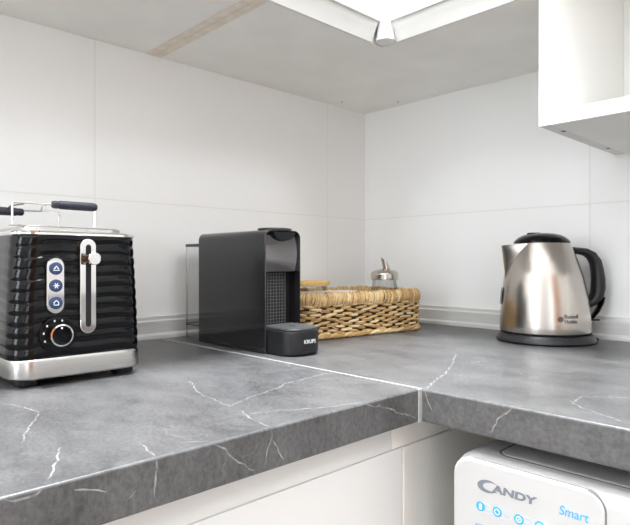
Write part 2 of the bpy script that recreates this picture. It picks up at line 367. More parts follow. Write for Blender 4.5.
# ------------------------------------------------------------------ base units
t = thing('base_cabinet', 'white handleless base cabinet below the toaster worktop', 'cabinet', (.29,-1.2,ZF))
obj('body', MB().box(.03, .545, -1.797, -.6, ZF+.0005, -TH-.0005), M['white'], t)
obj('finger_rail', MB().box(.5455, .5782, -1.797, -.6165, -.0733, -TH-.001, .001), M['white'], t)
for y0, y1 in ((-1.197,-.5985),(-1.797,-1.2)): obj('door', MB().box(.5455, .580, y0, y1, ZF+.12, -.0735, .0012), M['white_gloss'], t)
t = thing('end_panel', 'white side panel left of the washing machine, tucked under the worktop', 'panel', (.56,-.3,ZF))
obj('panel', MB().box(.5455, .580, -.5965, -.02, ZF+.0005, -.0735, .002, 3), M['under'], t)  # lightened white brightens this shaded panel
obj('finger_rail', MB().box(.5455, .5782, -.6155, -.02, -.0733, -TH-.001, .001), M['under'], t)  # lightened white here too

# ------------------------------------------------------------------ washing machine
t = thing('washing_machine', 'white washing machine with blue printed icons below the kettle worktop', 'washing machine', (.95,-.31,ZF))
WL, WR, WF, WT = .650, 1.249, -.603, -.0585
def wring(y, x0, x1, z1, r, z0=ZF+.02, n=8):
    P = [V(x0,y,z0)]
    P += [V(x0+r-r*math.cos(a), y, z1-r+r*math.sin(a)) for a in [PI/2*i/n for i in range(n+1)]]
    P += [V(x1-r+r*math.sin(a), y, z1-r+r*math.cos(a)) for a in [PI/2*i/n for i in range(n+1)]]
    P += [V(x1,y,z0)]; return P
rings = []
for i in range(7):
    a = PI/2*i/6; d = .014*(1-math.sin(a)); rings.append(wring(WF+.014*(1-math.cos(a)), WL+d*.8, WR-d*.8, WT-d, .022))
rings.append(wring(-.03, WL, WR, WT, .022))
b = MB(); b.loft(rings); obj('body', b, M['applwhite'], t)
# recessed worktop of the machine
b = MB(); o2 = [(x,y) for x,y,_,_ in rrect(.262,.268,.014,6)]
cx, cy = .952, -.312
b.loft([[V(cx+x, cy+y, WT+.0002) for x,y in o2], [V(cx+x*.992, cy+y*.992, WT+.0012) for x,y in o2]], smooth=False)
obj('lid_plate', b, M['applwhite'], t)
b = MB(); i2 = [(x,y) for x,y,_,_ in rrect(.2645,.2705,.016,6)]
b.loft([[V(cx+x, cy+y, WT+.0003) for x,y in i2], [V(cx+x*1.0, cy+y*1.0, WT+.0001) for x,y in i2]], smooth=False)
obj('lid_seam', b, M['seamgrey'], t)
# detergent drawer with rounded upper corners
def drawer(x0, x1, z0, z1, rl, rr, y, n=8):
    P = [V(x0,y,z0)]
    P += [V(x0+rl-rl*math.cos(a), y, z1-rl+rl*math.sin(a)) for a in [PI/2*i/n for i in range(n+1)]]
    P += [V(x1-rr+rr*math.sin(a), y, z1-rr+rr*math.cos(a)) for a in [PI/2*i/n for i in range(n+1)]]
    P += [V(x1,y,z0)]; return P
b = MB(); b.loft([drawer(.6545,.8072,-.20,-.0619,.020,.0160,WF+.006), drawer(.6545,.8072,-.20,-.0619,.020,.0160,WF-.0002)], smooth=False)
obj('drawer_seam', b, M['seamgrey'], t)
DY = WF-.0014
b = MB(); b.loft([drawer(.6525,.806,-.199,-.0620,.020,.016,WF+.004), drawer(.6525,.806,-.199,-.0618,.020,.016,DY+.0022), drawer(.6532,.8053,-.198,-.0628,.020,.016,DY+.0006), drawer(.6548,.8037,-.1965,-.0645,.020,.015,DY)], smooth=True)
dr = obj('detergent_drawer', b, M['applwhite'], t)
# wordmark: large sweeping C and slanted capitals
b = MB(); n = 30
outer, inner = [], []
for i in range(n+1):
    a = math.radians(38+ (322-38)*i/n)
    outer.append((.0115*math.cos(a)+.0012*math.sin(a), .0066*math.sin(a)))
    inner.append((.0040+.0090*math.cos(a)+.0012*math.sin(a), .0043*math.sin(a)+.0004))
inner[0] = (outer[0][0], outer[0][1]-.0022); inner[-1] = (outer[-1][0]+.003, outer[-1][1]+.0003)
cb = bmesh.new()
for i in range(n):
    q = [cb.verts.new((x, y, .0002)) for x, y in (outer[i], outer[i+1], inner[i+1], inner[i])]
    try: cb.faces.new(q)
    except ValueError: pass
b.add(cb, False, Matrix.Translation((.6930, DY-.0002, -.0857)) @ FRONT_Y)
b.add(text_bm('ANDY', .0480, .0080, .045, .10, 1.0), False, Matrix.Translation((.6975, DY-.0002, -.0897)) @ FRONT_Y)
o = obj('wordmark', b, M['logogrey'], dr); o['label'] = 'grey CANDY lettering'
b = MB(); b.add(text_bm('Smart', .0265, .0088, .004, .15), False, Matrix.Translation((.7660, DY-.0002, -.0905)) @ FRONT_Y)
o = obj('smart_lettering', b, M['logoblue'], dr); o['label'] = 'light blue Smart lettering'
for k, x in enumerate((.6850, .7035, .7265, .7475)):
    b = MB(); b.add(disc_bm(.0050, .0002), False, Matrix.Translation((x, DY-.0001, -.1085)) @ FRONT_Y)
    b.k = 1
    if k == 0: b.add(text_bm('8', .0036, .0062, .02), False, Matrix.Translation((x-.0018, DY-.0004, -.1116)) @ FRONT_Y)
    else:
        ring = MB(); ring.tube([(.0026*math.cos(2*PI*i/20), .0026*math.sin(2*PI*i/20), .0002) for i in range(20)], .0005, 5, True); b.add(ring.bm, True, Matrix.Translation((x, DY-.0002, -.1085)) @ FRONT_Y)
        if k > 1: b.add(disc_bm(.0010, .0002, 12), False, Matrix.Translation((x, DY-.0004, -.1085)) @ FRONT_Y)
    b.k = 2
    pts = [(x+.007+.0042*math.cos(a), -.1085+.0042*math.sin(a)) for a in [-PI/2+PI*i/10 for i in range(11)]]
    path = [(x+.001, DY-.0002, -.1085-.0046), (x+.0095, DY-.0002, -.1085-.0046)] + [(x+.0095+.0046*math.sin(a), DY-.0002, -.1085-.0046*math.cos(a)) for a in [PI*i/10 for i in range(1,10)]] + [(x+.0095, DY-.0002, -.1085+.0046), (x+.001, DY-.0002, -.1085+.0046)]
    b.tube(path, .00018, 4)
    for q in range(3): b.box(x+.0062+q*.0018, x+.0075+q*.0018, DY-.0003, DY+.0001, -.1092, -.1077)
    o = obj('icon', b, [M['logoblue'], M['print'], M['paleblue']], dr); o['label'] = 'blue round %s icon' % ('figure 8', 'dial', 'drum', 'spin')[k]
b = MB(); b.tube([(.680,DY-.0001,-.128),(.694,DY-.0001,-.128)], .0018, 8); o = obj('drawer_mark', b, M['logogrey'], dr)
# control panel and porthole below (out of frame)
b = MB(); b.lathe([(.165,0),(.165,.014),(.150,.026),(.128,.022),(.120,.004)], n=48, cap1=False); bmesh.ops.transform(b.bm, matrix=Matrix.Translation((.95, WF, -.48)) @ FRONT_Y, verts=b.bm.verts)
dd = obj('porthole_door', b, M['applwhite'], t)
b = MB(); b.lathe([(.128,.001),(.12,.012),(.08,.022),(.0,.025)], n=40, cap1=False); bmesh.ops.transform(b.bm, matrix=Matrix.Translation((.95, WF, -.48)) @ FRONT_Y, verts=b.bm.verts)
obj('door_glass', b, M['black'], dd)
b = MB(); b.lathe([(.032,0),(.030,.022),(.026,.024)], n=32); bmesh.ops.transform(b.bm, matrix=Matrix.Translation((.92, WF, -.13)) @ FRONT_Y, verts=b.bm.verts)
obj('programme_knob', b, M['applwhite'], t)

# ------------------------------------------------------------------ wall units
H = .5362; HT = 1.30
YJ = -.610                                    # joint between the two wall units
RP = [(.3265,H-.0004),(.3310,H-.0004),(.3325,H+.004),(.3345,H+.010),(.3385,H+.019),(.3450,H+.029),(.3450,H+.045),(.3265,H+.045)]
def rail_y(y0, y1): return MB().loft([[V(p[0],y,p[1]) for p in RP] for y in (y0, y1)], smooth=False)
def rail_x(x0, x1): return MB().loft([[V(x,-p[0],p[1]) for p in RP] for x in (x0, x1)], smooth=False)
t = thing('wall_cabinet', 'white wall cabinet above the toaster, left of the raw joint edges', 'wall cabinet', (.17,-.9,H))
obj('bottom_panel', MB().box(.0005, .326, YJ-.595, YJ-.0165, H, H+.016), M['under'], t)
obj('side_panel', MB().box(.0005, .326, YJ-.0160, YJ-.0004, H-.0002, HT, 0), M['raw'], t)
obj('side_panel', MB().box(.0005, .326, YJ-.611, YJ-.5955, H-.0002, HT, 0), M['white'], t)
obj('body', MB().box(.0005, .325, YJ-.595, YJ-.0165, H+.0165, HT), M['white'], t)
obj('light_rail', rail_y(YJ-.611, YJ-.0004), M['white'], t)
obj('door', MB().box(.3455, .3520, YJ-.611, YJ-.0015, H+.030, HT, .0015), M['white_gloss'], t)
t = thing('wall_cabinet', 'white corner wall cabinet above the basket with a rounded corner post', 'wall cabinet', (.17,-.17,H))
def ell(d, e, z0, z1): return MB().prism([(.0005,-.0005),(.0005,e),(d,e),(d,-d),(.6125,-d),(.6125,-.0005)], 2, z0, z1)
b = ell(.326, YJ+.0165, H, H+.016); obj('bottom_panel', b, M['under'], t)
b = MB(); b.box(.0005, .326, YJ+.0004, YJ+.0160, H-.0002, HT); obj('side_panel', b, M['raw'], t)
obj('body', ell(.325, YJ+.0165, H+.0165, HT), M['white'], t)
obj('light_rail', rail_y(YJ+.0004, -.3605), M['white'], t)
obj('light_rail', rail_x(.3605, .6125), M['white'], t)
obj('door', MB().box(.3455, .3520, YJ+.0015, -.3615, H+.030, HT, .0015), M['white_gloss'], t)
obj('door', MB().box(.3640, .6125, -.352, -.3455, H+.030, HT, .0015), M['white_gloss'], t)
b = MB(); S = []
for r, z in ((.0172,H-.0004),(.0172,H+.003),(.0158,H+.011),(.0145,H+.022),(.0138,H+.034),(.0138,HT)):
    S.append([V(.3495+r*math.cos(a), -.3455+r*math.sin(a), z) for a in [2*PI*i/36 for i in range(36)]])
b.loft(S, smooth=True); post = obj('corner_post', b, M['white_gloss'], t)
for x, y in ((.0356,-.1268),(.1304,-.0281)):
    b = MB(); b.lathe([(.0024,H-.0006),(.0024,H+.001)], (x,y), 12); obj('hole_plug', b, M['seamgrey'], t)

t = thing('wall_shelf', 'white open wall shelf box right above the kettle', 'shelf', (.9,-.15,.344))
X0, X1, Z0, Z1, YF = .6135, 1.2, .344, .95, -.315
obj('side_panel', MB().box(X0, X0+.018, YF, -.0005, Z0, Z1, .0008), M['white'], t)
obj('side_panel', MB().box(X1-.018, X1, YF, -.0005, Z0, Z1, .0008), M['white'], t)
b = MB(); b.box(X0+.0183, X1-.0183, YF+.0001, -.0005, Z0, Z0+.0005); obj('bottom_face', b, M['under'], t)  # thin sheet of the lightened white over the underside
obj('bottom_panel', MB().box(X0+.0182, X1-.0182, YF, -.0005, Z0+.0006, Z0+.020, .0008), M['white'], t)
obj('top_panel', MB().box(X0+.0182, X1-.0182, YF, -.0005, Z1-.018, Z1, .0008), M['white'], t)
obj('shelf_board', MB().box(X0+.0182, X1-.0182, YF+.01, -.005, Z0+.30, Z0+.318, .0008), M['white'], t)
obj('back_panel', MB().box(X0+.0182, X1-.0182, -.0045, -.0008, Z0+.0202, Z1-.0182), M['white'], t)
for y in (-.2616, -.0738):
    b = MB(); b.lathe([(.0034,Z0-.0008),(.0034,Z0+.0004)], (.628,y), 14); obj('screw_cap', b, M['seamgrey'], t)

# ------------------------------------------------------------------ toaster
t = thing('toaster', 'black ribbed toaster with a chrome lever standing on the left worktop', 'toaster', (.165,-.861,0))
TX, TY = .165, -.861; THX, THY = .137, .080
def tring(hx, hy, r, z, amp=0, ph=0, ns=14):
    out = []
    for i, (x, y, nx, ny) in enumerate(rrect(hx, hy, r, 8, ns)):
        d = 0
        if amp:
            s = x*.9 + y*1.3
            q = (z-.0335)/.0131 + .16*math.sin(26*s+1.3) + .10*math.sin(61*s)
            f = q - math.floor(q)
            d = amp*(math.sin(PI*f)**.6)*(.75+.25*math.sin(17*s+3.1*math.floor(q)))
        out.append(V(TX+x+nx*d, TY+y+ny*d, z))
    return out
b = MB(); R = []
n = 130
for i in range(n+1):
    z = .032+(.1755-.032)*i/n; u = i/n
    k = 1-.075*u**1.6
    R.append(tring(THX-.003*u-.0012, THY*k-.0012, .026, z, .0017))
b.loft(R); obj('body', b, M['black'], t)
b = MB(); R = [tring(THX+.002-d, THY-d, .027-d*.5, z, ns=2) for z, d in ((.0085,.004),(.0095,.0012),(.0115,0),(.0295,.0006),(.0325,.0022),(.0332,.0045))]
b.loft(R); obj('base_band', b, M['steelband'], t)
for sx in (-1, 1):
    for sy in (-1, 1):
        b = MB(); x, y = TX+sx*.113, TY+sy*.058
        R = [[V(x+p[0], y+p[1], z) for p in rrect(.014*k, .011*k, .005, 4)] for z, k in ((.0003,.9),(.002,1),(.0088,1.03))]
        b.loft(R, smooth=False); obj('foot', b, M['matblack'], t)
b = MB(); R = [tring(THX-.0035-d, THY*.928-d, .025-d*.5, z, ns=2) for z, d in ((.1740,.002),(.1748,.0002),(.1762,-.0012),(.1785,-.0010),(.1802,.0012),(.1810,.005))]
b.loft(R); obj('top_rim', b, M['chrome'], t)
b = MB(); R = [tring(THX-.020-d, THY*.928-.013-d, .018, z, ns=2) for z, d in ((.1808,0),(.1855,.0006),(.1868,.003))]
b.loft(R); tp = obj('top_plate', b, M['steelband'], t)
for dy in (-.03, .03):
    obj('bread_slot', MB().box(TX-.10, TX+.09, TY+dy-.014, TY+dy+.014, .1866, .1872), M['deep'], tp)
FX = TX+THX+.0005     # front plane of the control face
def plate(mb, yc, zc, pts, x0, x1, sc=1):
    mb.loft([[V(x0, yc+p[0], zc+p[1]) for p in pts], [V(x1-.0006, yc+p[0], zc+p[1]) for p in pts], [V(x1, yc+p[0]*(1-.06), zc+p[1]*(1-.012)) for p in pts]], smooth=False)
b = MB(); plate(b, -.8565, .1150, pill_pts(.0096,.0570), FX-.004, FX+.0022); lp = obj('lever_plate', b, M['chrome'], t)
b = MB(); plate(b, -.8565, .1155, pill_pts(.0034,.0500), FX, FX+.0026); obj('lever_slot', b, M['deep'], lp)
b = MB(); b.lathe([(.0062,0),(.0062,.015),(.0066,.0155)], n=28, cap1=False); bmesh.ops.transform(b.bm, matrix=Matrix.Translation((FX+.0005,-.8560,.1480)) @ FRONT_X, verts=b.bm.verts)
lv = obj('lever', b, M['black'], t)
b = MB(); b.lathe([(.0068,.0150),(.0076,.0158),(.0076,.0192),(.0068,.0200),(.0,.0202)], n=32, cap1=False); bmesh.ops.transform(b.bm, matrix=Matrix.Translation((FX+.0005,-.8560,.1480)) @ FRONT_X, verts=b.bm.verts)
obj('lever_cap', b, M['chrome'], lv)
b = MB(); plate(b, -.8945, .1165, pill_pts(.0098,.0325), FX-.004, FX+.0022); bp_ = obj('button_plate', b, M['chrome'], t)
for k, z in enumerate((.1365, .1165, .0965)):
    b = MB(); b.lathe([(.0074,0),(.0074,.0014),(.0066,.0020),(.0,.0022)], n=28, cap1=False); bmesh.ops.transform(b.bm, matrix=Matrix.Translation((FX+.0018,-.8945,z)) @ FRONT_X, verts=b.bm.verts)
    b.k = 1; xx = FX+.0042
    T_ = Matrix.Translation((xx-.0003, -.8945, z)) @ FRONT_X
    if k == 1:
        for q in range(3):
            a = q*PI/3; b.tube([T_ @ V(-.0034*math.cos(a),-.0034*math.sin(a),.0002), T_ @ V(.0034*math.cos(a),.0034*math.sin(a),.0002)], .0004, 5)
    elif k == 0:
        b.tube([T_ @ V(-.0036,-.002,.0002), T_ @ V(.0036,-.002,.0002)], .0005, 5); b.tube([T_ @ V(-.0026,-.0006,.0002), T_ @ V(0,.0028,.0002), T_ @ V(.0026,-.0006,.0002)], .0006, 5)
    else:
        b.tube([T_ @ V(-.0026,-.0024,.0002), T_ @ V(-.0026,.0005,.0002), T_ @ V(0,.0030,.0002), T_ @ V(.0026,.0005,.0002), T_ @ V(.0026,-.0024,.0002)], .0005, 5, True)
    o = obj('push_button', b, [M['blue'], M['print']], bp_); o['label'] = 'round blue button with %s symbol' % ('a white reheat', 'a white snowflake', 'a white cancel')[k]
# browning dial
DZ, DYc = .0595, -.8915
b = MB(); b.lathe([(.0210,-.003),(.0210,.0012),(.0195,.0016),(.0,.0016)], n=40, cap1=False); bmesh.ops.transform(b.bm, matrix=Matrix.Translation((FX,DYc,DZ)) @ FRONT_X, verts=b.bm.verts)
b.k = 1
for a in (75, 105, 140, 172, 205):
    a = math.radians(a); b.box(FX+.0012, FX+.0022, DYc+.0165*math.cos(a)-.0007, DYc+.0165*math.cos(a)+.0007, DZ+.0165*math.sin(a)-.0011, DZ+.0165*math.sin(a)+.0011)
dl = obj('browning_dial', b, [M['black'], M['print']], t)
b = MB(); b.lathe([(.0118,.0014),(.0122,.011),(.0128,.0125),(.0128,.014),(.0112,.0146)], n=40, cap1=False); bmesh.ops.transform(b.bm, matrix=Matrix.Translation((FX,DYc,DZ)) @ FRONT_X, verts=b.bm.verts)
obj('dial_ring', b, M['chrome'], dl)
b = MB(); b.lathe([(.0114,.0120),(.0110,.0142),(.0,.0142)], n=36, cap1=False); bmesh.ops.transform(b.bm, matrix=Matrix.Translation((FX,DYc,DZ)) @ FRONT_X, verts=b.bm.verts)
b.k = 1; b.add(disc_bm(.0010,.0004,12), False, Matrix.Translation((FX+.0141,DYc-.0005,DZ+.0085)) @ FRONT_X)
obj('dial_cap', b, [M['black'], M['print']], dl)
# bun rack on top (a thing of its own: it lifts off)
t = thing('bun_rack', 'wire bun rack with dark grips lying on top of the toaster', 'rack', (.26,-.9,.1868))
b = MB(); w = .00125
def arc_path(P, r=.004):
    out = [Vector(P[0])]
    for i in range(1, len(P)-1):
        a, p, c = Vector(P[i-1]), Vector(P[i]), Vector(P[i+1]); u = (a-p).normalized()*r; v = (c-p).normalized()*r
        for k in range(5):
            s = k/4; out.append(p + u*(1-s)**2 + v*s**2)
    return out + [Vector(P[-1])]
zt = .2118; zb = .1872
b.tube(arc_path([(.294,-.938,zb),(.294,-.938,zt),(.294,-.844,zt),(.294,-.844,zb)]), w, 8)
b.tube(arc_path([(.226,-.863,zb),(.226,-.863,zt-.002),(.226,-.956,zt-.004),(.226,-.956,zb)]), w, 8)
b.tube([(.294,-.925,zt-.001),(.245,-.925,zt+.0005),(.226,-.925,zt-.003)], w, 8)
b.tube([(.294,-.902,zt-.001),(.260,-.895,zt+.001),(.226,-.885,zt-.002)], w, 8)
b.tube([(.270,-.935,zb),(.262,-.90,zb+.0004),(.250,-.87,zb)], w*.9, 8)
obj('wire_frame', b, M['chrome'], t)
def grip(y0, y1, x, z, s):
    b = MB(); pts = [(x,y0+(y1-y0)*q,z) for q in (0,.02,.06,.12,.14,.17,.5,.9,.97,1)] if s > 0 else [(x,y0+(y1-y0)*q,z) for q in (0,.03,.1,.5,.83,.86,.88,.94,.98,1)]
    rr = [.003,.0042,.0046,.0046,.0042,.0050,.0052,.0052,.0046,.003] if s > 0 else [.003,.0046,.0052,.0052,.005,.0042,.0046,.0046,.0042,.003]
    b.tube(pts, rr, 16); return b
obj('grip', grip(-.8955,-.842,.294,zt,1), M['grip'], t); obj('grip', grip(-.957,-.906,.226,zt-.0055,-1), M['grip'], t)

# ------------------------------------------------------------------ capsule coffee machine
t = thing('coffee_machine', 'slim black capsule coffee machine between the toaster and the basket', 'coffee machine', (.20,-.537,0))
Y0, Y1, ZT = -.577, -.5015, .1955
def shell(x, r=.012, ins=0, z0=.0015, n=6):
    y0, y1, zt = Y0+ins, Y1-ins, ZT-ins
    return [V(x,y0,z0)] + [V(x, y0+r-r*math.cos(a), zt-r+r*math.sin(a)) for a in [PI/2*i/n for i in range(n+1)]] + [V(x, y1-r+r*math.sin(a), zt-r+r*math.cos(a)) for a in [PI/2*i/n for i in range(n+1)]] + [V(x,y1,z0)]
b = MB(); b.loft([shell(.104,.012,.003,.004), shell(.1045,.012,.0012), shell(.1065,.012,0), shell(.2945,.012,0), shell(.2962,.012,.0006), shell(.2968,.0115,.0014), shell(.2962,.010,.0024), shell(.2700,.010,.0026)], smooth=True)
obj('body', b, M['blackpanel'], t)
YA, YBm = Y0+.0028, Y1-.0028
b = MB(); R = []
for i in range(9):
    z = .129+(.187-.129)*i/8; bow = .0026*math.sin(PI*i/8)
    R.append([V(.2705,YA,z)] + [V(.2905+bow+.0012*math.sin(PI*k/10), YA+(YBm-YA)*k/10, z) for k in range(11)] + [V(.2705,YBm,z)])
b.loft(R); obj('front_cover', b, M['smoke'], t)
b = MB(); b.box(.2705,.2925,YA+.012,YBm-.012,.1865,.1905,.001)
obj('capsule_port', b, M['deep'], t)
b = MB(); R = []
for z, k in ((.1935,.82),(.1948,.97),(.1975,1.0),(.1990,.97),(.1996,.8)):
    R.append([V(.272+.0262*k*math.cos(a), -.537+.0295*k*math.sin(a), z) for a in [2*PI*i/40 for i in range(40)]])
b.loft(R); obj('lid_lever', b, M['dkgrey'], t)
b = MB(); R = [[V(.2935, -.537+.0225*math.cos(a)*k, .1925+(.1925-.1925)-.0135*math.sin(a)*k) for a in [PI*i/20 for i in range(21)]] for k in (1,)]
R.append([p+V(.0042,0,0) for p in R[0]]); b.loft(R, smooth=False); obj('lever_recess', b, M['deep'], t)
# open bay: black liner and a grid of raised squares
b = MB(); b.box(.2708,.2722,YA,YBm,.012,.129); obj('bay_liner', b, M['deep'], t)
b = MB()
for i in range(10): b.box(.2722,.2735,YA+.003+i*.0062-.0006,YA+.003+i*.0062+.0006,.044,.127)
for i in range(16): b.box(.2722,.2733,YA+.001,YA+.060,.0455+i*.0053-.0006,.0455+i*.0053+.0006)
obj('bay_grid', b, M['grill'], t)
# drip cup: straight sides, rounded front
def cup(hw, xf, r, z, n=8):
    yc = -.5382
    return [V(.2735,yc-hw,z)] + [V(xf-r+r*math.sin(a), yc-hw+r-r*math.cos(a), z) for a in [PI/2*i/n for i in range(n+1)]] + [V(xf-r+r*math.cos(a), yc+hw-r+r*math.sin(a), z) for a in [PI/2*i/n for i in range(n+1)]] + [V(.2735,yc+hw,z)]
b = MB(); b.loft([cup(.0335,.350,.026,.0004), cup(.0345,.353,.027,.002), cup(.0352,.3555,.028,.006), cup(.0355,.3565,.028,.036), cup(.0350,.3560,.028,.0378), cup(.0340,.3550,.028,.0382)])
dc = obj('drip_cup', b, M['matblack'], t)
b = MB(); b.loft([cup(.0338,.3548,.028,.0382), cup(.0345,.3555,.028,.0398), cup(.0342,.3552,.028,.0418), cup(.0330,.354,.027,.0428)])
sv = obj('cup_support', b, M['dkgrey'], t)
b = MB()
for i in range(13):
    for j in range(13):
        x, y = .280+i*.0058, -.537+(j-6)*.0050+(.0025 if i % 2 else 0)
        if abs(y+.537) < .031 and (x < .327 or (x-.327)**2+max(0,abs(y+.537)-.008)**2 < .024**2): b.box(x-.0016,x+.0016,y-.0016,y+.0016,.0427,.0436)
b.k = 1; b.add(disc_bm(.0060,.0003,20), False, Matrix.Translation((.318,-.540,.0434)))
obj('raised_studs', b, [M['grill'], M['deep']], sv)
w_ = text_bm('KRUPS', .0245, .0060, .012, 0, 1.02)
for v in w_.verts:      # lettering follows the rounded front
    y = -.5490+v.co.x; yc, hw, r = -.5382, .0356, .028; e = y-(yc+hw-r)
    if e > 0:
        a = e/r; v.co = V(.3566-r+(r+v.co.z)*math.cos(a), yc+hw-r+(r+v.co.z)*math.sin(a), .0195+v.co.y)
    else: v.co = V(.3566+v.co.z, y, .0195+v.co.y)
b = MB(); b.add(w_, False); o = obj('lettering', b, M['print'], dc); o['label'] = 'white KRUPS lettering'
# water tank behind
b = MB()
def tk(z, k=1, ox=0): return [V(.066+x*k, -.537+y*k, z) for x, y, _, _ in rrect(.0340,.0290,.016,6)]
b.loft([tk(.003,.96), tk(.006), tk(.1735)], False, False); tk_ = obj('water_tank', b, M['tank'], t)
b = MB(); b.loft([tk(.1735,1.01), tk(.176,1.02), tk(.178,.99)]); obj('tank_lid', b, M['dkgrey'], tk_)
b = MB(); b.loft([tk(.0006,.93), tk(.003,.98), tk(.0085,.985)]); obj('tank_foot', b, M['tank'], tk_)
b = MB(); b.loft([tk(.026,1.003), tk(.028,1.003)], False, False); obj('tank_ring', b, M['dkgrey'], tk_)
b = MB(); b.tube([(.106,-.55,.056),(.092,-.556,.052),(.083,-.558,.040),(.080,-.556,.022),(.082,-.55,.009)], .0028, 8); obj('feed_tube', b, M['cable'], t)

# ------------------------------------------------------------------ woven basket and what is in it
BX, BY, BR = .159, -.272, math.radians(-6.7)
t = thing('basket', 'rectangular woven seagrass basket in the corner beside the coffee machine', 'basket', (BX,BY,0), BR)
HX, HY, RC = .096, .156, .022
per = rrect(HX, HY, RC, 10, 24); PL = [0]
for i in range(len(per)):
    a, c = per[i], per[(i+1) % len(per)]; PL.append(PL[-1]+math.hypot(c[0]-a[0], c[1]-a[1]))
LP = PL[-1]
def at(s, off, z):
    s = s % LP
    lo, hi = 0, len(per)
    while hi-lo > 1:
        m_ = (lo+hi)//2
        if PL[m_] <= s: lo = m_
        else: hi = m_
    a, c = per[lo % len(per)], per[(lo+1) % len(per)]; f = (s-PL[lo])/max(1e-9, PL[lo+1]-PL[lo]) if lo+1 < len(PL) else 0
    x, y, nx, ny = [a[k]+(c[k]-a[k])*f for k in range(4)]; l = math.hypot(nx, ny)
    return V(x+nx/l*off, y+ny/l*off, z)
def loc_ring(off, z): return [V(x+nx*off, y+ny*off, z) for x, y, nx, ny in per]
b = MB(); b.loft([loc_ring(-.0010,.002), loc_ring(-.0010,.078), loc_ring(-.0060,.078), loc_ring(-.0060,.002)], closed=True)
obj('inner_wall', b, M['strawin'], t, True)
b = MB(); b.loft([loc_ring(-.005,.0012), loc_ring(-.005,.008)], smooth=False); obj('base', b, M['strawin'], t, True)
b = MB(); NI = 54; lam = LP/NI
rows = 11
for k in range(rows):
    zc = .0112+k*.0051
    for i in range(NI):
        out = 1 if (i+k) % 2 == 0 else -1
        s0 = (i+.5+(random.random()-.5)*.3)*lam; ln = lam*(.60+.25*random.random()); tilt = .0002+(random.random()-.5)*.0030; dz = (random.random()-.5)*.0018; rr = .0027+.0007*random.random(); am = .0026+.0018*random.random()
        P = []; Rr = []
        for q in range(9):
            u = -1+q/4; P.append(at(s0+u*ln, (-.0034 if out < 0 else -.0018)+out*(am*math.cos(u*PI/2)), zc+dz+tilt*u)); Rr.append(rr*(1-.45*abs(u)**3))
        b.tube(P, Rr, 6)
# loose strand ends
for i in range(40):
    s0 = random.random()*LP; z0 = .015+random.random()*.05
    b.tube([at(s0,.0018,z0), at(s0+.006,.0042,z0+(random.random()-.5)*.006), at(s0+.013,.0040,z0+(random.random()-.5)*.010)], [.0012,.0011,.0006], 5)
obj('woven_wall', b, M['straw'], t, True)
b = MB(); nw = 430
for i in range(nw):
    s0 = i*LP/nw; sl = .0030+.0085*random.random(); rr = .0012+.0008*random.random(); P = []; rj = random.random()
    for q in range(11):
        th = math.radians(-75+ 330*q/10); P.append(at(s0+sl*(q/10-.5)*1.3+(random.random()-.5)*.0006, -.0035+(.0066+.0012*rj)*math.cos(th)+(.0012 if q < 4 else 0), .0736+.0120*math.sin(th)*(1+.06*math.sin(i*.7))+.0012*math.sin(i*1.9)+.0010*math.sin(i*.23)))
    b.tube(P, rr, 6)
obj('rim', b, M['strawrim'], t, True)
b = MB(); nb = 56
for i in range(nb):
    s0 = i*LP/nb; P = []; Rr = []
    for q in range(7):
        u = -1+q/3; P.append(at(s0+u*LP/nb*.85, .0010+.0016*math.cos(u*PI/2), .0056+.0030*u)); Rr.append(.0040*(1-.35*abs(u)**2))
    b.tube(P, Rr, 6)
obj('base_braid', b, M['strawrim'], t, True)

JX, JY = .116, -.312
t = thing('storage_jar', 'glass jar with a round bamboo lid standing in the basket', 'jar', (JX,JY,.0085))
b = MB(); b.lathe([(.036,.0088),(.0385,.011),(.0385,.085),(.036,.090),(.036,.094)], (JX,JY), 40, True, False); obj('jar_body', b, M['glass'], t)
b = MB(); b.lathe([(.0345,.0105),(.037,.013),(.037,.080),(.02,.083),(0,.084)], (JX,JY), 32, True, False); obj('contents', b, M['coffee'], t)
b = MB(); b.lathe([(.037,.0945),(.0425,.0950),(.0432,.0965),(.0432,.1035),(.0420,.1050),(0,.1055)], (JX,JY), 44, True, False); obj('lid', b, M['bamboo'], t)
SX, SY = .2005, -.166
t = thing('sugar_dispenser', 'glass sugar dispenser with a slanted steel spout standing in the basket', 'sugar dispenser', (SX,SY,.0085))
b = MB(); b.lathe([(.026,.0088),(.0285,.011),(.0288,.088),(.0265,.097),(.0262,.107)], (SX,SY), 40, True, False); obj('jar_body', b, M['glass'], t)
b = MB(); b.lathe([(.025,.0105),(.0272,.012),(.0272,.060),(.012,.064),(0,.064)], (SX,SY), 32, True, False); obj('sugar', b, M['sugar'], t)
b = MB(); b.lathe([(.0285,.1060),(.0298,.1068),(.0300,.1180),(.0285,.1225),(.0230,.1258),(.0120,.1282),(.0065,.1295)], (SX,SY), 44); obj('steel_lid', b, M['steel'], t)
b = MB(); ux = Vector((.6925,.7214,0)); P0 = V(SX,SY,.104)-ux*.0005
top = V(SX,SY,.1560)-ux*.0065
n = 24; W_ = Vector((-.7214,.6925,0)); c0 = V(SX,SY,.1235)+ux*.0062; c1 = V(SX,SY,.1485)-ux*.0005
def ring_at(c, k, r): return [c+ux*r*math.cos(2*PI*i/n)+W_*r*math.sin(2*PI*i/n)+V(0,0,-k*math.cos(2*PI*i/n)) for i in range(n)]
b.loft([ring_at(c0,0,.0082), ring_at(c0.lerp(c1,.5),.003,.0079), ring_at(c1,.0064,.0077)], True, False); b.k = 1
b.loft([ring_at(c1,.0056,.0068), ring_at(c1-V(0,0,.004),.0056,.0064)], False, True)
obj('spout_tube', b, [M['steel'], M['deep']], t, norm=False)
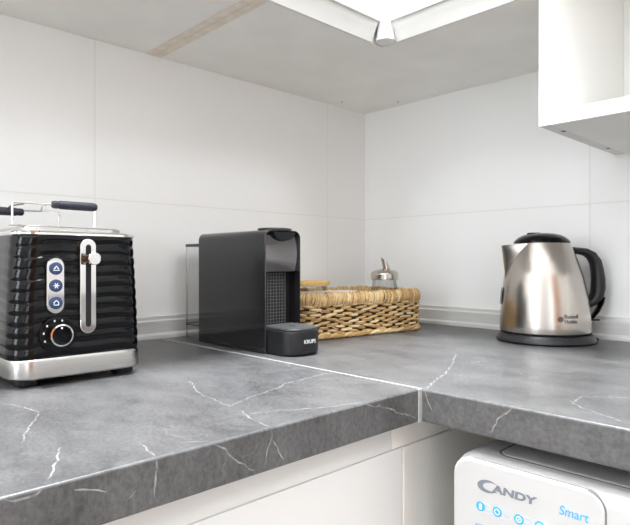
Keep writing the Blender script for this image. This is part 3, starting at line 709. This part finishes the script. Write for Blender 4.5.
t = tag(obj('foil_packet', MB().box(-.022,.022,-.030,.038,.0002,.0790,.005,3,True), M['packgrey']), 'pale grey foil packet in front of the bamboo-lidded jar', 'packet'); t.location = (.1965,-.376,.0083); t.rotation_euler = (0,0,BR)
t = tag(obj('card_box', MB().box(-.026,.026,-.036,.020,.0002,.0780,.002,2), M['packwhite']), 'low white box in the basket between packet and sugar dispenser', 'box'); t.location = (.1985,-.288,.0083); t.rotation_euler = (0,0,BR)

# ------------------------------------------------------------------ kettle
KX, KY, KR = .5308, -.1075, math.radians(46.2)
t = thing('power_base', 'round black power base under the steel kettle', 'power base', (KX,KY,0), KR)
b = MB(); b.lathe([(.080,.0004),(.0845,.0012),(.0860,.0040),(.0850,.0065),(.0800,.0145),(.0775,.0165),(.070,.0170)], n=64)
obj('plate', b, M['matblack'], t, True)
b = MB(); b.box(.076,.0935,-.012,.012,.0006,.0065,.002); obj('cord_exit', b, M['matblack'], t, True)
t = thing('kettle', 'brushed steel kettle with black handle on the right worktop', 'kettle', (KX,KY,.0172), KR)
KB = .0172
prof = [(.0190,.0775,-.0012),(.0205,.0785,-.0012),(.030,.0783,-.0013),(.045,.0776,-.0015),(.060,.0764,-.0018),(.080,.0743,-.0023),(.0986,.0714,-.0031),(.117,.0684,-.0040),(.130,.0652,-.0046),(.143,.0614,-.0052),(.155,.0574,-.0057),(.166,.0532,-.0061),(.174,.0500,-.0063),(.1785,.0482,-.0064)]
def kr(z):
    for i in range(len(prof)-1):
        if prof[i][0] <= z <= prof[i+1][0]:
            f = (z-prof[i][0])/(prof[i+1][0]-prof[i][0]); return prof[i][1]+(prof[i+1][1]-prof[i][1])*f, prof[i][2]+(prof[i+1][2]-prof[i][2])*f
    return prof[-1][1], prof[-1][2]
b = MB(); b.lathe([(p[1], p[0]-KB) for p in prof], n=96, off=[p[2] for p in prof]); obj('body', b, M['steel'], t, True)
b = MB(); b.lathe([(.070,0),(.0775,.0002),(.0785,.0018),(.0780,.0026)], n=64); obj('bottom_ring', b, M['deep'], t, True)
b = MB(); lp_ = [(.0482,.1784),(.0492,.1792),(.0488,.1815),(.0455,.1855),(.0400,.1900),(.0320,.1940),(.0200,.1966),(.0,.1975)]
b.lathe([(r, z-KB) for r, z in lp_], n=64, off=[-.0064]*8, cap1=False); ld = obj('lid', b, M['black'], t, True)
b = MB(); R = [[V(-.020+.013*k*math.cos(a), .009*k*math.sin(a), z-KB) for a in [2*PI*i/28 for i in range(28)]] for z, k in ((.1942,1.0),(.1972,1.0),(.1982,.8))]
b.loft(R); obj('lid_button', b, M['deep'], ld, True)
# spout: open V-shaped lip
b = MB(); n = 14; R = []; NZ = 14
for i in range(NZ+1):
    u = i/NZ; z = .1150+(.1745-.1150)*u; r, o_ = kr(z)
    ax = -.0730+(-.0803+.0730)*u; hw = .0312*u; sx_ = o_-math.sqrt(max(0, r*r-hw*hw)) + .0010
    if u == 0: sx_ = ax+.0006; hw = .0004
    ring = []
    for k in range(n+1):
        v = -1+2*k/n; c = 1-abs(v)**1.35
        ring.append(V(sx_+(ax-sx_)*c, hw*v, z-KB+(.0025*abs(v) if i == NZ else 0)))
    R.append(ring)
b.loft(R, False, False, True, ring_closed=False)
b.loft([[p+V(.0011,0,0) for p in r] for r in R], False, False, True, ring_closed=False)
b.loft([R[-1], [p+V(.0011,0,0) for p in R[-1]]], False, False, False, ring_closed=False)
obj('spout', b, M['steel'], t, True)
# handle
def K(px, v): return V((px-545)/544.5, 0, .1435+(262.56-v)/544.5-KB)
pts = [K(570,250.2),K(577,250.8),K(585,252.0),K(591,255.5),K(595.2,262),K(597,270),K(598,279),K(598,288),K(596.6,295),K(593,300.5),K(588.5,303.5),K(584,304.6)]
b = MB(); rr = [.0062,.0064,.0072,.0088,.0102,.0110,.0118,.0124,.0118,.0098,.0078,.006]
b.tube(pts, rr, 16, flat=((0,1,0), [1.9,1.9,1.8,1.6,1.4,1.3,1.25,1.2,1.25,1.4,1.6,1.9])); hd = obj('handle', b, M['matblack'], t, True)
b = MB(); b.tube([K(602.5,297),K(601,303),K(597,311),K(592.5,316.5),K(587.5,319.5)], [.0035,.0036,.0034,.0032,.003], 10, flat=((0,1,0), 2.6)); obj('handle_brace', b, M['black'], hd, True)
b = MB(); b.box(.0765,.0960,-.010,.010,.0370-KB,.0405-KB,.0012); obj('switch', b, M['black'], t, True)
b = MB()
R = []
for i in range(13):
    z = .036+(.172-.036)*i/12; r, o_ = kr(z); R.append([V(r*math.cos(a)+o_+(.0022 if abs(a) < .11 else .0004), r*math.sin(a)*1.0, z-KB) for a in [-.15+.30*q/6 for q in range(7)]])
b.loft(R, False, False, True, ring_closed=False); obj('handle_backing', b, M['black'], t, True)
# water window on the far side
b = MB(); R = []
for i in range(9):
    z = .066+(.098-.066)*i/8; r, o_ = kr(z); k = math.sin(PI*(.08+.84*i/8))**.5; A0 = math.radians(168)
    R.append([V((r+.0022)*math.cos(A0+.16*k*(q-3)/3)+o_, (r+.0022)*math.sin(A0+.16*k*(q-3)/3), z-KB) for q in range(7)])
b.loft(R, False, False, True, ring_closed=False); obj('water_window', b, M['black'], t, True)
# lettering bent round the body
def wrap(bm_, a0, z0):
    for v in bm_.verts:
        z = z0+v.co.y; r, o_ = kr(z); a = a0+v.co.x/r; v.co = V((r+.0002+v.co.z)*math.cos(a)+o_, (r+.0002+v.co.z)*math.sin(a), z-KB)
    return bm_
b = MB()
A = -PI/2-.02
b.add(wrap(text_bm('Russell', .0262, .0070, .018), A+.062, .0478), False); b.add(wrap(text_bm('Hobbs', .0238, .0066, .018), A+.062, .0393), False)
em = disc_bm(.0048, .0002, 24)
b.add(wrap(em, A-.025, .0465), False)
lb = obj('lettering', b, M['logodark'], t, True, norm=False); lb['label'] = 'dark Russell Hobbs lettering with round emblem'

# ------------------------------------------------------------------ light
def area(name, loc, target, sx, sy, power, col=(1,1,1)):
    l = bpy.data.lights.new(name, 'AREA'); l.shape = 'RECTANGLE'; l.size = sx; l.size_y = sy; l.energy = power; l.color = col
    o = bpy.data.objects.new(name, l); C.objects.link(o); o.location = loc
    o.rotation_euler = (Vector(target)-Vector(loc)).to_track_quat('-Z', 'Y').to_euler(); return o
COOL = (.83,.925,1)
COOL = (.83,.925,1)
COOL = (.84,.925,1)
COOL = (.84,.925,1)
COOL = (.90,.955,1)
COOL = (.90,.955,1)
area('window_and_fill_light', ((WX0+WX1)/2, YB-.12, (WZ0+WZ1)/2), ((WX0+WX1)/2, 0, .3), WX1-WX0, WZ1-WZ0, 13, COOL)
area('window_and_fill_light', (XS+.12, (SY0+SY1)/2, (SZ0+SZ1)/2), (0, (SY0+SY1)/2+.9, (SZ0+SZ1)/2), SY1-SY0, SZ1-SZ0, 4.5, (.84,.92,1))  # fill light behind the added side window
area('ceiling_lamp', (2.2,-.72,1.55), (.2,-.6,.2), .4, .4, 5.2, COOL)
area('ceiling_lamp', (.95,-2.3,1.58), (.5,-.2,.2), .45, .45, 4, COOL)
area('overhead_fill', (.49,-.65,ZC-.02), (.49,-.6501,0), .2, .2, 6.8, COOL).data.spread = math.radians(80)  # unseen overhead source, placed and narrowed to brighten the worktop tops
area('added_uplight', (1.75,-2.2,.9), (1.7,-2.15,2), .6, .6, 8, COOL)  # invented uplight, fills the room by way of the ceiling
w = bpy.data.worlds.new('daylight'); bpy.context.scene.world = w; w.use_nodes = True
w.node_tree.nodes['Background'].inputs[0].default_value = (.85,.92,1,1); w.node_tree.nodes['Background'].inputs[1].default_value = .6

# ------------------------------------------------------------------ camera
cam = bpy.data.cameras.new('camera'); co = bpy.data.objects.new('camera', cam); C.objects.link(co)
cam.sensor_width = 36; cam.lens = 36*566.314/630; cam.clip_start = .01
co.location = (.9887,-1.1333,.1435); co.rotation_euler = (PI/2, 0, .8058)
sc = bpy.context.scene; sc.camera = co
for o in list(C.objects):
    if o.parent is None: o.location.z += ZO
sc.view_settings.view_transform = 'Standard'; sc.view_settings.look = 'None'; sc.view_settings.gamma = 1; sc.view_settings.use_curve_mapping = False
sc.view_settings.exposure = 1.27
sc.cycles.use_denoising = True
sc.cycles.max_bounces = 12; sc.cycles.diffuse_bounces = 9; sc.cycles.glossy_bounces = 6; sc.cycles.transparent_max_bounces = 12
sc.cycles.caustics_reflective = False; sc.cycles.caustics_refractive = False
